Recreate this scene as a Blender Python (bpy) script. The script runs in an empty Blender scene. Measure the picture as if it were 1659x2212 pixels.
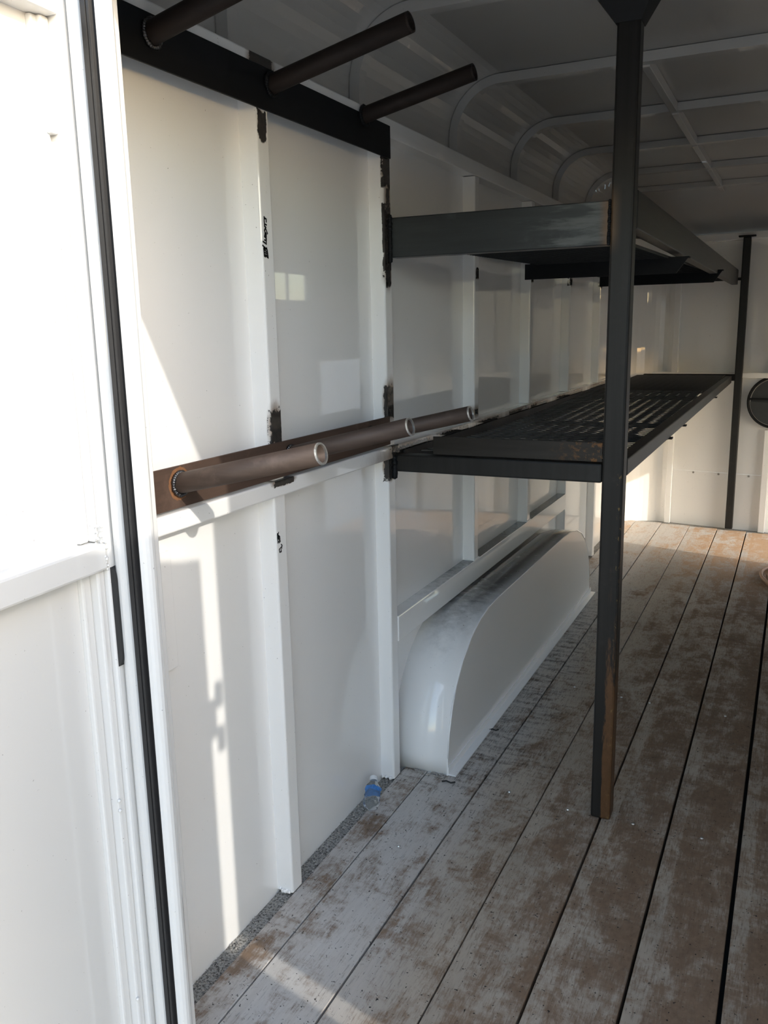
import bpy, bmesh, math, random
from mathutils import Vector, Matrix

random.seed(4)
S = bpy.context.scene
COL = S.collection

# ------------------------------------------------------------------ camera, sky, sun, exposure
# axes: x = 0 is the left wall sheet (inside), +x to the right, y runs to the front of the trailer, z = 0 is the deck
RX = (0.902689317, 0.429835105, -0.019843879)
DN = (0.072472372, -0.197332618, -0.977654128)
FW = (-0.424145909, 0.881079804, -0.209281215)
cd = bpy.data.cameras.new('camera')
cam = bpy.data.objects.new('camera', cd)
COL.objects.link(cam)
cam.matrix_world = Matrix(((RX[0], -DN[0], -FW[0], 1.187),
                           (RX[1], -DN[1], -FW[1], 0.0),
                           (RX[2], -DN[2], -FW[2], 1.5),
                           (0, 0, 0, 1)))
cd.sensor_fit = 'VERTICAL'
cd.sensor_height = 36.0
cd.lens = 1850.0 / 2212.0 * 36.0
cd.clip_start = 0.02
S.camera = cam

SUN_DIR = Vector((-1.0, 0.258, -0.50)).normalized()
SKY_STRENGTH = 0.30
SUN_ENERGY = 1.15
EXPOSURE = 1.18
w = bpy.data.worlds.new('sky')
S.world = w
w.use_nodes = True
nt = w.node_tree
nt.nodes.clear()
sky = nt.nodes.new('ShaderNodeTexSky')
sky.sky_type = 'NISHITA'
sky.sun_disc = False
sky.sun_elevation = math.radians(26)
sky.sun_rotation = math.radians(104.5)
sky.air_density = 1.2
sky.dust_density = 1.3
bg = nt.nodes.new('ShaderNodeBackground')
bg.inputs['Strength'].default_value = SKY_STRENGTH
wo = nt.nodes.new('ShaderNodeOutputWorld')
nt.links.new(sky.outputs[0], bg.inputs[0])
nt.links.new(bg.outputs[0], wo.inputs[0])

ld = bpy.data.lights.new('sun', 'SUN')
ld.energy = SUN_ENERGY
ld.angle = math.radians(0.55)
ld.color = (1.0, 0.94, 0.84)
sun = bpy.data.objects.new('sun', ld)
COL.objects.link(sun)
sun.location = (6, -2, 5)
sun.rotation_euler = SUN_DIR.to_track_quat('-Z', 'Y').to_euler()

S.view_settings.view_transform = 'Standard'
S.view_settings.look = 'None'
S.view_settings.gamma = 1.0
S.view_settings.use_curve_mapping = False
S.view_settings.exposure = EXPOSURE
S.cycles.max_bounces = 14
S.cycles.diffuse_bounces = 10
S.cycles.glossy_bounces = 6
S.cycles.transmission_bounces = 8
S.cycles.sample_clamp_indirect = 8.0
S.cycles.caustics_reflective = False

# ------------------------------------------------------------------ dimensions
W = 2.0            # inner width
YR = 1.10          # rear frame
ZR = 2.395         # roof sheet
RIBS = [1.745, 2.405, 3.207, 3.972, 4.742, 5.53]
RW, RD = 0.052, 0.048   # rib width (y) and depth (x)
BOWS = [1.76, 2.41, 3.215, 3.985, 4.735, 5.49, 6.22]


# ------------------------------------------------------------------ node helpers
class NT:
    def __init__(s, name):
        s.m = bpy.data.materials.new(name)
        s.m.use_nodes = True
        s.t = s.m.node_tree
        s.b = s.t.nodes['Principled BSDF']
        s.p = s.n('ShaderNodeNewGeometry').outputs['Position']

    def n(s, t):
        return s.t.nodes.new(t)

    def put(s, sock, v):
        if isinstance(v, bpy.types.NodeSocket):
            s.t.links.new(v, sock)
        else:
            if sock.type == 'RGBA' and not hasattr(v, '__len__'):
                v = (v, v, v, 1)
            elif sock.type == 'RGBA' and len(v) == 3:
                v = (*v, 1)
            sock.default_value = v

    def math(s, op, a, b=0.0, c=0.0, clamp=False):
        n = s.n('ShaderNodeMath')
        n.operation = op
        n.use_clamp = clamp
        s.put(n.inputs[0], a)
        s.put(n.inputs[1], b)
        s.put(n.inputs[2], c)
        return n.outputs[0]

    def vec(s, op, a, b=(0, 0, 0)):
        n = s.n('ShaderNodeVectorMath')
        n.operation = op
        s.put(n.inputs[0], a)
        s.put(n.inputs[1], b)
        return n.outputs[0]

    def xyz(s, v):
        n = s.n('ShaderNodeSeparateXYZ')
        s.put(n.inputs[0], v)
        return n.outputs

    def noise(s, scale=5, detail=4, rough=0.55, vec=None, stretch=None, dist=0.0):
        n = s.n('ShaderNodeTexNoise')
        n.inputs['Scale'].default_value = scale
        n.inputs['Detail'].default_value = detail
        n.inputs['Roughness'].default_value = rough
        n.inputs['Distortion'].default_value = dist
        v = vec if vec is not None else s.p
        if stretch:
            v = s.vec('MULTIPLY', v, stretch)
        s.put(n.inputs['Vector'], v)
        return n.outputs['Fac']

    def step(s, v, a, b):
        """smooth 0 at a -> 1 at b"""
        n = s.n('ShaderNodeMapRange')
        n.interpolation_type = 'SMOOTHSTEP'
        s.put(n.inputs['Value'], v)
        s.put(n.inputs['From Min'], a)
        s.put(n.inputs['From Max'], b)
        return n.outputs['Result']

    def mix(s, f, a, b):
        n = s.n('ShaderNodeMix')
        n.data_type = 'RGBA'
        s.put(n.inputs['Factor'], f)
        s.put(n.inputs[6], a)
        s.put(n.inputs[7], b)
        return n.outputs[2]

    def bump(s, h, strength=0.2, dist=0.002):
        n = s.n('ShaderNodeBump')
        n.inputs['Strength'].default_value = strength
        n.inputs['Distance'].default_value = dist
        s.put(n.inputs['Height'], h)
        s.t.links.new(n.outputs[0], s.b.inputs['Normal'])

    def set(s, **k):
        for kk, v in k.items():
            s.put(s.b.inputs[kk.replace('_', ' ')], v)
        return s.m


def simple(name, col, rough=0.5, metal=0.0, nscale=30, var=0.15, bump=0.0):
    t = NT(name)
    f = t.noise(nscale, 5, 0.6)
    c = t.mix(f, tuple(x * (1 - var) for x in col), tuple(min(1, x * (1 + var)) for x in col))
    t.set(Base_Color=c, Roughness=rough, Metallic=metal)
    if bump:
        t.bump(f, bump)
    return t.m


WHITE = (0.87, 0.865, 0.855)


def paint(name, scorch=(), rough=0.16, dirt_top=False, base=None, coat=1.0):
    """glossy white trailer enamel; scorch = burnt weld spots ((cx,cy,cz),(rx,ry,rz), brown reach)"""
    t = NT(name)
    spk = t.noise(160, 2, 0.5)
    col = t.mix(t.step(spk, 0.74, 0.78), base or WHITE, (0.35, 0.34, 0.33))
    rgh = rough
    if scorch:
        nz = t.noise(55, 5, 0.65)
        nb = t.noise(22, 5, 0.65, stretch=(1, 1, 0.5))
        blk = brn = None
        for c, r, reach in scorch:
            q = t.vec('ABSOLUTE', t.vec('MULTIPLY', t.vec('SUBTRACT', t.p, c), tuple(1 / x for x in r)))
            x, y, z = t.xyz(q)
            d = t.math('MAXIMUM', t.math('MAXIMUM', y, z), x)
            ln = t.n('ShaderNodeVectorMath')
            ln.operation = 'LENGTH'
            t.put(ln.inputs[0], q)
            k = t.math('SUBTRACT', 1.0, t.step(t.math('ADD', d, t.math('MULTIPLY', nz, 1.1)), 1.42, 1.52))
            b = t.math('SUBTRACT', 1.0, t.step(t.math('ADD', ln.outputs['Value'], t.math('MULTIPLY', nb, 0.8)), 1.2, 1.2 + reach))
            blk = k if blk is None else t.math('MAXIMUM', blk, k)
            brn = b if brn is None else t.math('MAXIMUM', brn, b)
        col = t.mix(t.math('MULTIPLY', brn, 0.85), col, t.mix(nb, (0.10, 0.055, 0.03), (0.36, 0.24, 0.14)))
        col = t.mix(blk, col, t.mix(nz, (0.008, 0.008, 0.008), (0.05, 0.042, 0.036)))
        rgh = t.math('MULTIPLY_ADD', t.math('MAXIMUM', blk, brn), 0.5, rough)
    if dirt_top:
        nn = t.n('ShaderNodeNewGeometry')
        up = t.step(t.xyz(nn.outputs['Normal'])[2], 0.55, 0.95)
        dn = t.noise(26, 7, 0.7)
        y = t.xyz(t.p)[1]
        dm = t.math('MULTIPLY', up, t.math('MULTIPLY', t.step(t.math('ADD', y, t.math('MULTIPLY', dn, 0.6)), 2.85, 3.6), t.step(dn, 0.12, 0.42)))
        col = t.mix(t.math('MULTIPLY', dm, 0.93), col, (0.055, 0.052, 0.048))
        sp = t.noise(85, 3, 0.6)
        col = t.mix(t.math('MULTIPLY', up, t.step(t.math('ADD', sp, t.math('MULTIPLY', t.step(y, 2.6, 3.4), 0.05)), 0.72, 0.75)), col, (0.012, 0.01, 0.01))
        rgh = t.math('MULTIPLY_ADD', dm, 0.5, rough)
    t.set(Base_Color=col, Roughness=t.math('ADD', rgh, 0.15), Coat_Weight=coat, Coat_Roughness=0.025 if coat > 0.5 else 0.2, Specular_IOR_Level=0.2)
    t.bump(t.noise(2.2, 2, 0.5), 0.12, 0.01)
    return t.m


SC = []
def sc(c, r, reach=0.6):
    SC.append((c, r, reach))
xs = 0.05
sc((xs, 1.768, 1.955), (0.012, 0.018, 0.035), 0.25)      # first rib under the top bar
sc((xs, 1.768, 2.08), (0.05, 0.05, 0.05), 0.5)           # cant rail above it
sc((xs, 2.435, 1.955), (0.010, 0.035, 0.050), 0.9)         # second rib under the top bar
sc((xs, 2.435, 1.88), (0.008, 0.012, 0.03), 2.6)
sc((xs, 2.435, 1.76), (0.009, 0.04, 0.105), 0.35)           # second rib at the upper beam
sc((xs, 2.43, 1.66), (0.02, 0.02, 0.04), 0.8)
sc((xs, 1.770, 1.27), (0.012, 0.026, 0.045), 0.9)        # first rib above the rusty bar
sc((xs, 2.425, 1.275), (0.014, 0.05, 0.055), 0.9)        # second rib above the rusty bar
sc((xs, 2.415, 1.075), (0.02, 0.05, 0.045), 0.5)         # second rib under the rail
sc((xs, 3.23, 1.17), (0.02, 0.02, 0.012), 2.4)
sc((xs, 3.24, 1.70), (0.02, 0.02, 0.022), 0.5)
sc((xs, 4.0, 1.715), (0.02, 0.02, 0.02), 0.6)
sc((xs, 4.76, 1.73), (0.02, 0.02, 0.022), 0.6)
sc((xs, 5.55, 1.74), (0.02, 0.02, 0.022), 0.6)
M_PAINT = paint('white_enamel')
M_DOOR = paint('white_door_enamel_shaded', base=(0.66, 0.655, 0.645))  # same white enamel, darkened in colour as shade on the rear doors and frame
M_PAINTS = paint('white_enamel_scorched', SC)
M_RAIL = paint('white_enamel_burnt_rail', [((0.06, 1.78, 1.137), (0.03, 0.05, 0.012), 0.5)] +
               [((0.06, 2.56 + 0.40 * k + 0.07 * math.sin(3 * k), 1.106), (0.03, 0.16, 0.026), 1.6) for k in range(10)] +
               [((0.06, 2.44, 1.125), (0.03, 0.03, 0.02), 1.0)])
M_WELL = paint('white_enamel_dusty', dirt_top=True, rough=0.28)
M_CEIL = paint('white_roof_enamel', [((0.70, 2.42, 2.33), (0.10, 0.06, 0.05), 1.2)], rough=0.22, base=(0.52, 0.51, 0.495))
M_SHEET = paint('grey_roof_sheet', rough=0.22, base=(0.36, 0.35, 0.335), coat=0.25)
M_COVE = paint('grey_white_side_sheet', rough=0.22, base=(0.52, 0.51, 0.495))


def steel(name, base, rust=0.0, rough=0.42, rust_col=(0.16, 0.07, 0.025), metal=0.55, streak=(60, 60, 2), lowrust=None, spec=0.3, extra=None):
    t = NT(name)
    st = t.noise(1.0, 6, 0.6, stretch=streak)
    bl = t.noise(9, 6, 0.65)
    c = t.mix(st, tuple(x * 0.55 for x in base), tuple(x * 1.7 for x in base))
    c = t.mix(t.step(bl, 0.55, 0.72), c, tuple(x * 1.6 for x in base))
    rm = t.step(t.math('ADD', t.noise(34, 6, 0.7), t.math('MULTIPLY', bl, 0.5)), 1.05 - rust, 1.15 - rust)
    if lowrust:
        axis, a, b, amt = lowrust
        v = t.xyz(t.p)[axis]
        g = t.step(v, a, b)
        sp = t.noise(1.0, 7, 0.75, stretch=(70, 70, 14) if axis == 2 else (60, 60, 75))
        rm = t.math('MAXIMUM', rm, t.math('MULTIPLY', g, t.math('MULTIPLY', t.step(sp, 0.5, 0.62), amt)))
    c = t.mix(rm, c, t.mix(bl, rust_col, tuple(x * 1.9 for x in rust_col)))
    if extra:
        c = extra(t, c, bl, st)
    t.set(Base_Color=c, Roughness=t.math('MULTIPLY_ADD', rm, 0.4, rough),
          Metallic=t.math('MULTIPLY_ADD', rm, -metal, metal), Specular_IOR_Level=spec)
    t.bump(t.noise(120, 5, 0.6), 0.15, 0.001)
    return t.m


M_STEEL = steel('mill_scale_steel', (0.017, 0.0165, 0.0155), metal=0.2)
def post_wear(t, c, bl, st):
    x, y, z = t.xyz(t.p)
    # rust running down the lower right of the post, gold flecks above it, brown heat tint by the beam weld
    sp = t.noise(1.0, 7, 0.75, stretch=(90, 90, 9))
    fl = t.noise(1.0, 5, 0.7, stretch=(90, 90, 45))
    g = t.math('MULTIPLY', t.step(x, 0.722, 0.742), t.step(z, 1.05, 0.15))
    m = t.step(t.math('ADD', sp, t.math('MULTIPLY', g, 0.34)), 0.66, 0.80)
    c = t.mix(t.math('MULTIPLY', t.math('MULTIPLY', m, g), 1.6, clamp=True), c, t.mix(fl, (0.055, 0.028, 0.013), (0.16, 0.080, 0.036)))
    f = t.math('MULTIPLY', t.step(fl, 0.60, 0.66), t.math('MULTIPLY', t.step(x, 0.745, 0.757), t.step(z, 1.25, 1.0)))
    c = t.mix(f, c, (0.20, 0.13, 0.05))
    h = t.math('MULTIPLY', t.step(t.math('ABSOLUTE', t.math('SUBTRACT', z, 1.775)), 0.10, 0.03), t.step(x, 0.735, 0.705))
    return t.mix(t.math('MULTIPLY', h, 0.8), c, t.mix(bl, (0.09, 0.05, 0.025), (0.17, 0.11, 0.065)))


def beam_wear(t, c, bl, st):
    x, y, z = t.xyz(t.p)
    pale = t.math('MULTIPLY', t.step(t.math('ADD', t.noise(1.0, 6, 0.6, stretch=(5, 30, 34)), t.math('MULTIPLY', t.step(x, 0.35, 0.62), 0.16)), 0.62, 0.78), t.step(x, 0.40, 0.58))
    c = t.mix(t.math('MULTIPLY', pale, 0.5), c, (0.13, 0.135, 0.135))
    h = t.step(t.math('ADD', x, t.math('MULTIPLY', bl, 0.03)), 0.682, 0.712)
    return t.mix(t.math('MULTIPLY', h, 0.85), c, (0.11, 0.065, 0.038))


M_POST = steel('dark_post_steel', (0.0150, 0.0138, 0.0125), metal=0.15, rough=0.45, extra=post_wear)
M_BEAMHX = steel('blue_grey_beam_steel', (0.029, 0.032, 0.034), streak=(3, 60, 40), rough=0.38, metal=0.4, extra=beam_wear)
M_BEAMLY = steel('dark_beam_steel', (0.020, 0.0192, 0.0184), metal=0.2, streak=(40, 2, 60))
M_BLACKBAR = steel('black_bar_steel', (0.0050, 0.0056, 0.0066), streak=(40, 2, 60), rough=0.6, metal=0.1)
M_RUSTBAR = steel('rust_brown_bar_steel', (0.075, 0.048, 0.036), rust=0.14, streak=(40, 3, 40), rough=0.6, metal=0.25, rust_col=(0.10, 0.045, 0.022))
M_PIPE = steel('brown_pipe_steel', (0.070, 0.050, 0.040), rust=0.05, streak=(3, 50, 50), rough=0.55, metal=0.35, rust_col=(0.11, 0.05, 0.025))
M_DPIPE = steel('dark_pipe_steel', (0.022, 0.015, 0.012), rust=0.0, streak=(3, 50, 50), rough=0.6, metal=0.3)
M_ANGLE = steel('rust_flecked_angle_steel', (0.030, 0.027, 0.024), rough=0.5, streak=(4, 50, 50), lowrust=(0, 0.52, 0.72, 0.9), rust_col=(0.17, 0.08, 0.03))
M_MESH = steel('dark_expanded_steel', (0.026, 0.026, 0.025), rough=0.45, metal=0.3, streak=(30, 30, 30))
M_BRIGHT = simple('bright_cut_steel', (0.55, 0.54, 0.52), 0.3, 0.9, 200, 0.3, 0.2)
M_WELD = simple('weld_slag', (0.10, 0.10, 0.105), 0.18, 0.9, 300, 0.6, 0.6)
M_HALO = simple('rust_weld_halo', (0.19, 0.085, 0.035), 0.8, 0.0, 120, 0.5, 0.3)
M_BLACKPAINT = simple('black_marker_ink', (0.008, 0.008, 0.009), 0.5, 0, 60, 0.2)
M_RUBBER = simple('black_rubber_seal', (0.012, 0.012, 0.013), 0.42, 0, 80, 0.3)
M_HOLE = simple('dark_slot_lining', (0.02, 0.02, 0.02), 0.7, 0, 40, 0.2)


def floor_mat():
    t = NT('weathered_painted_planks')
    x, y, z = t.xyz(t.p)
    oi = t.n('ShaderNodeObjectInfo').outputs['Random']
    comb = t.n('ShaderNodeCombineXYZ')
    t.put(comb.inputs[2], t.math('MULTIPLY', oi, 37.0))
    pv = t.vec('ADD', t.p, comb.outputs[0])
    grain = t.noise(1.0, 6, 0.65, vec=pv, stretch=(90, 3.5, 1))
    fine = t.noise(1.0, 5, 0.7, vec=pv, stretch=(260, 26, 1))
    big = t.noise(1.0, 7, 0.68, vec=pv, stretch=(11, 5.5, 1), dist=0.4)
    cross = t.noise(1.0, 5, 0.7, vec=pv, stretch=(9, 42, 1))
    pale = t.mix(grain, (0.43, 0.405, 0.375), (0.62, 0.59, 0.555))
    pale = t.mix(t.step(fine, 0.56, 0.74), pale, (0.22, 0.215, 0.21))
    mot = t.noise(1.0, 8, 0.75, vec=pv, stretch=(52, 38, 1))
    brown = t.mix(mot, (0.068, 0.041, 0.024), (0.30, 0.195, 0.122))
    brown = t.mix(t.step(y, 4.6, 6.0), brown, (0.46, 0.30, 0.18))
    tone = t.noise(1.0, 4, 0.6, vec=pv, stretch=(7, 3, 1))
    worn = t.mix(tone, (0.26, 0.215, 0.168), (0.50, 0.43, 0.35))
    worn = t.mix(t.step(fine, 0.5, 0.75), worn, (0.17, 0.14, 0.115))
    # the paint is worn and dirty towards the middle of the deck, pale by the rear left wall and at the front
    wear = t.math('MULTIPLY', t.step(t.math('ADD', x, t.math('MULTIPLY', tone, 0.25)), 0.30, 0.66), t.step(y, 6.4, 5.2))
    pale = t.mix(wear, pale, worn)
    bias = t.math('ADD', t.math('MULTIPLY', t.step(x, 0.20, 0.75), 0.13), t.math('MULTIPLY', t.step(x, 0.13, 0.125), 0.09))
    bias = t.math('ADD', bias, t.math('MULTIPLY', t.step(x, 0.5, 1.3), 0.12))
    bias = t.math('SUBTRACT', bias, t.math('MULTIPLY', t.math('MULTIPLY', t.step(y, 3.0, 4.4), t.step(y, 6.0, 5.0)), 0.05))
    m = t.math('ADD', t.math('ADD', big, t.math('MULTIPLY', t.math('SUBTRACT', fine, 0.5), 0.30)), bias)
    m = t.math('ADD', m, t.math('MULTIPLY', t.math('SUBTRACT', cross, 0.5), 0.30))
    u = t.math('FRACT', t.math('MULTIPLY', t.math('SUBTRACT', x, 0.134), 5.0))
    m = t.math('SUBTRACT', m, t.math('MULTIPLY', t.step(u, 0.23, 0.205), t.math('MULTIPLY', t.step(x, 0.34, 0.36), 0.085)))
    m = t.math('ADD', m, t.math('MULTIPLY', t.math('SUBTRACT', mot, 0.5), 0.42))
    dm = t.step(m, 0.47, 0.76)
    c = t.mix(t.math('MULTIPLY', dm, 0.92), pale, brown)
    # black grime by the wheel box, rubbed across the boards
    gx = t.math('MULTIPLY', t.step(x, 0.75, 0.25), t.math('MULTIPLY', t.step(y, 2.1, 2.6), t.step(y, 5.6, 4.0)))
    gm = t.step(t.math('ADD', t.math('ADD', t.math('MULTIPLY', cross, 0.6), t.math('MULTIPLY', fine, 0.4)), t.math('MULTIPLY', gx, 0.16)), 0.60, 0.78)
    c = t.mix(t.math('MULTIPLY', gm, 0.62), c, (0.035, 0.032, 0.030))
    spk = t.noise(115, 3, 0.6, vec=pv)
    c = t.mix(t.step(spk, 0.65, 0.70), c, (0.02, 0.018, 0.016))
    t.set(Base_Color=c, Roughness=t.math('MULTIPLY_ADD', dm, 0.25, 0.6), Specular_IOR_Level=0.22)
    t.bump(t.math('ADD', grain, t.math('MULTIPLY', dm, 0.6)), 0.25, 0.003)
    return t.m


M_FLOOR = floor_mat()
tg = NT('gritty_channel')
_s = tg.noise(170, 4, 0.7)
_b = tg.noise(14, 4, 0.6)
tg.set(Base_Color=tg.mix(tg.step(_s, 0.36, 0.56), (0.06, 0.056, 0.05), tg.mix(_b, (0.28, 0.27, 0.25), (0.46, 0.45, 0.42))), Roughness=0.9)
tg.bump(_s, 0.6, 0.006)
M_GRIT = tg.m
M_PEB = simple('pale_grit', (0.33, 0.31, 0.28), 0.9, 0, 300, 0.7)
M_GROUND = simple('dry_tan_ground', (0.30, 0.28, 0.25), 0.95, 0, 1.5, 0.25)
M_HOSE = simple('tan_hose_rubber', (0.40, 0.24, 0.15), 0.5, 0, 60, 0.15)
M_VENT = simple('dark_vent_plastic', (0.035, 0.038, 0.04), 0.5, 0, 20, 0.4)
M_VENTLIP = simple('grey_vent_lip', (0.30, 0.29, 0.27), 0.4, 0.3, 60, 0.3)
tb = NT('clear_bottle_plastic')
tb.set(Base_Color=(0.92, 0.95, 0.97), Roughness=0.06, Transmission_Weight=0.95, IOR=1.18)
M_BOTTLE = tb.m
M_LABEL = simple('blue_bottle_label', (0.05, 0.20, 0.52), 0.35, 0, 120, 0.5)
M_CAP = simple('white_bottle_cap', (0.75, 0.76, 0.77), 0.4, 0, 80, 0.05)
tgl = NT('window_glass')
tgl.set(Base_Color=(0.9, 0.95, 0.95), Roughness=0.02, Transmission_Weight=1.0, IOR=1.45)
M_GLASS = tgl.m
M_ALU = simple('window_frame_metal', (0.5, 0.5, 0.5), 0.4, 0.7, 80, 0.1)


# ------------------------------------------------------------------ object helpers
def link(name, me, mat, parent=None, loc=(0, 0, 0)):
    o = bpy.data.objects.new(name, me)
    COL.objects.link(o)
    if mat and not me.materials:
        me.materials.append(mat)
    o.location = loc
    if parent:
        o.parent = parent
    return o


def empty(name, loc=(0, 0, 0), label=None, cat=None, kind=None, group=None):
    o = bpy.data.objects.new(name, None)
    COL.objects.link(o)
    o.location = loc
    o.empty_display_size = 0.1
    if label: o['label'] = label
    if cat: o['category'] = cat
    if kind: o['kind'] = kind
    if group: o['group'] = group
    return o


def tomesh(name, bm, smooth=False):
    bmesh.ops.recalc_face_normals(bm, faces=bm.faces)
    me = bpy.data.meshes.new(name)
    bm.to_mesh(me)
    bm.free()
    if smooth:
        for p in me.polygons:
            p.use_smooth = True
    return me


def add_box(bm, a, b):
    x0, y0, z0 = a
    x1, y1, z1 = b
    v = [bm.verts.new(p) for p in ((x0, y0, z0), (x1, y0, z0), (x1, y1, z0), (x0, y1, z0),
                                   (x0, y0, z1), (x1, y0, z1), (x1, y1, z1), (x0, y1, z1))]
    for f in ((0, 3, 2, 1), (4, 5, 6, 7), (0, 1, 5, 4), (1, 2, 6, 5), (2, 3, 7, 6), (3, 0, 4, 7)):
        bm.faces.new([v[i] for i in f])
    return v


def box(name, a, b, mat, parent=None, bev=0.0, seg=2, org=(0, 0, 0)):
    """one box between corners a and b (world), origin at org"""
    bm = bmesh.new()
    o = Vector(org)
    add_box(bm, Vector(a) - o, Vector(b) - o)
    if bev:
        bmesh.ops.bevel(bm, geom=bm.edges[:], offset=bev, segments=seg, affect='EDGES', profile=0.5)
    return link(name, tomesh(name, bm), mat, parent)


def add_prism(bm, prof, t0, t1, axis):
    """extrude a closed 2-D profile along axis; prof in the two other axes (cyclic order kept)"""
    def P(u, v, t):
        return {0: (t, u, v), 1: (u, t, v), 2: (u, v, t)}[axis]
    A = [bm.verts.new(P(u, v, t0)) for u, v in prof]
    B = [bm.verts.new(P(u, v, t1)) for u, v in prof]
    n = len(prof)
    for i in range(n):
        bm.faces.new((A[i], A[(i + 1) % n], B[(i + 1) % n], B[i]))
    bm.faces.new(A)
    bm.faces.new(B[::-1])


def prism(name, prof, t0, t1, axis, mat, parent=None, bev=0.0, smooth=False):
    bm = bmesh.new()
    add_prism(bm, prof, t0, t1, axis)
    bmesh.ops.recalc_face_normals(bm, faces=bm.faces)
    if bev:
        bmesh.ops.bevel(bm, geom=bm.edges[:], offset=bev, segments=2, affect='EDGES', profile=0.5)
    return link(name, tomesh(name, bm, smooth), mat, parent)


def ring(bm, c, u, v, r, n):
    return [bm.verts.new(c + u * (r * math.cos(2 * math.pi * i / n)) + v * (r * math.sin(2 * math.pi * i / n))) for i in range(n)]


def frame_of(d):
    d = d.normalized()
    u = d.orthogonal().normalized()
    return u, d.cross(u)


def skin(bm, A, B):
    n = len(A)
    for i in range(n):
        bm.faces.new((A[i], A[(i + 1) % n], B[(i + 1) % n], B[i]))


def tube_path(bm, pts, r, n=10, closed=False):
    pts = [Vector(p) for p in pts]
    rings = []
    for i, p in enumerate(pts):
        a = pts[i - 1] if (i or closed) else p
        b = pts[(i + 1) % len(pts)] if (i < len(pts) - 1 or closed) else p
        d = (b - a).normalized()
        ref = Vector((0, 0, 1)) if abs(d.z) < 0.9 else Vector((1, 0, 0))
        u = d.cross(ref).normalized()
        v = u.cross(d)
        rings.append(ring(bm, p, u, v, r, n))
    for i in range(len(rings) - 1):
        skin(bm, rings[i], rings[i + 1])
    if closed:
        skin(bm, rings[-1], rings[0])
    else:
        bm.faces.new(rings[0][::-1])
        bm.faces.new(rings[-1])


# ------------------------------------------------------------------ ground outside
bm = bmesh.new()
add_box(bm, (-60, -60, -0.75), (60, 60, -0.62))
g = link('ground', tomesh('ground', bm), M_GROUND)
g['kind'] = 'structure'

# ------------------------------------------------------------------ floor
floor = empty('floor', (0, 0, 0), kind='structure')
box('floor_base', (-0.02, 1.05, -0.10), (W + 0.02, 6.9, -0.055), M_HOLE, floor)
EDGES = [0.046, 0.130, 0.3275, 0.534, 0.733, 0.933, 1.133, 1.333, 1.533, 1.733, 1.954]
GAPS = [0.004, 0.004, 0.006, 0.004, 0.007, 0.008, 0.011, 0.008, 0.007, 0.007, 0.004]
YF = 6.60
planks = []
for i in range(len(EDGES) - 1):
    x0, x1 = EDGES[i] + GAPS[i] / 2, EDGES[i + 1] - GAPS[i + 1] / 2
    dz = random.uniform(-0.002, 0.0)
    ye = YF - 0.155 * (x0 - 0.9) * 0.9
    bm = bmesh.new()
    add_box(bm, (x0, 1.13, -0.05), (x1, ye, dz))
    bmesh.ops.bevel(bm, geom=bm.edges[:], offset=0.0015, segments=1, affect='EDGES')
    planks.append(link('plank', tomesh('plank', bm), M_FLOOR, floor))
bm = bmesh.new()                                               # screw heads
for k in range(10):
    pass
bm.free()
bm = bmesh.new()
bmesh.ops.create_cone(bm, cap_ends=True, segments=12, radius1=0.0055, radius2=0.004, depth=0.003)
scr = tomesh('screw', bm)
for px, py in ((0.429, 2.483), (0.831, 2.455), (0.2206, 2.061), (0.743, 3.36), (0.63, 2.455), (1.03, 2.46), (0.63, 3.37), (1.03, 3.35), (0.43, 3.4)):
    i = max(j for j in range(len(EDGES) - 1) if EDGES[j] < px)
    link('screw', scr, M_BRIGHT, planks[i], (px, py, 0.0005))
# steel channel with grit between the boards and the wall sheet, and along the front
box('floor_channel', (-0.004, 1.13, -0.05), (0.044, 6.88, -0.010), M_GRIT, floor)
box('floor_channel', (1.956, 1.13, -0.05), (W, 6.9, -0.010), M_GRIT, floor)
prism('floor_channel', [(0.044, 6.70), (0.98, 6.585), (1.956, 6.43), (1.956, 6.58), (1.1, 6.70), (0.2, 6.85), (0.044, 6.85)], -0.05, -0.012, 2, M_GRIT, floor)
bm = bmesh.new()
for k in range(1500):
    yy = random.uniform(1.2, 3.0) if k < 1200 else random.uniform(3.0, 6.4)
    xx = min(0.05, abs(random.gauss(0.016, 0.018)))
    r = random.choice((0.0012, 0.0018, 0.0025, 0.0035)) * random.uniform(0.7, 1.2)
    q = [Vector((random.uniform(-1, 1), random.uniform(-1, 1), random.uniform(-1, 1))).normalized() * r for _ in range(4)]
    c = Vector((xx, yy, (-0.009 if xx < 0.044 else 0.001) + r * 0.4))
    v = [bm.verts.new(c + Vector((r, 0, 0)) * 1.0 + q[0] * .4), bm.verts.new(c + Vector((-r * .6, r, 0)) + q[1] * .4),
         bm.verts.new(c + Vector((-r * .6, -r, 0)) + q[2] * .4), bm.verts.new(c + Vector((0, 0, r)) + q[3] * .4)]
    for f in ((0, 1, 2), (0, 1, 3), (1, 2, 3), (2, 0, 3)):
        bm.faces.new([v[j] for j in f])
gr = link('grit', tomesh('grit', bm), M_PEB, floor)
gr['kind'] = 'stuff'

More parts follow.
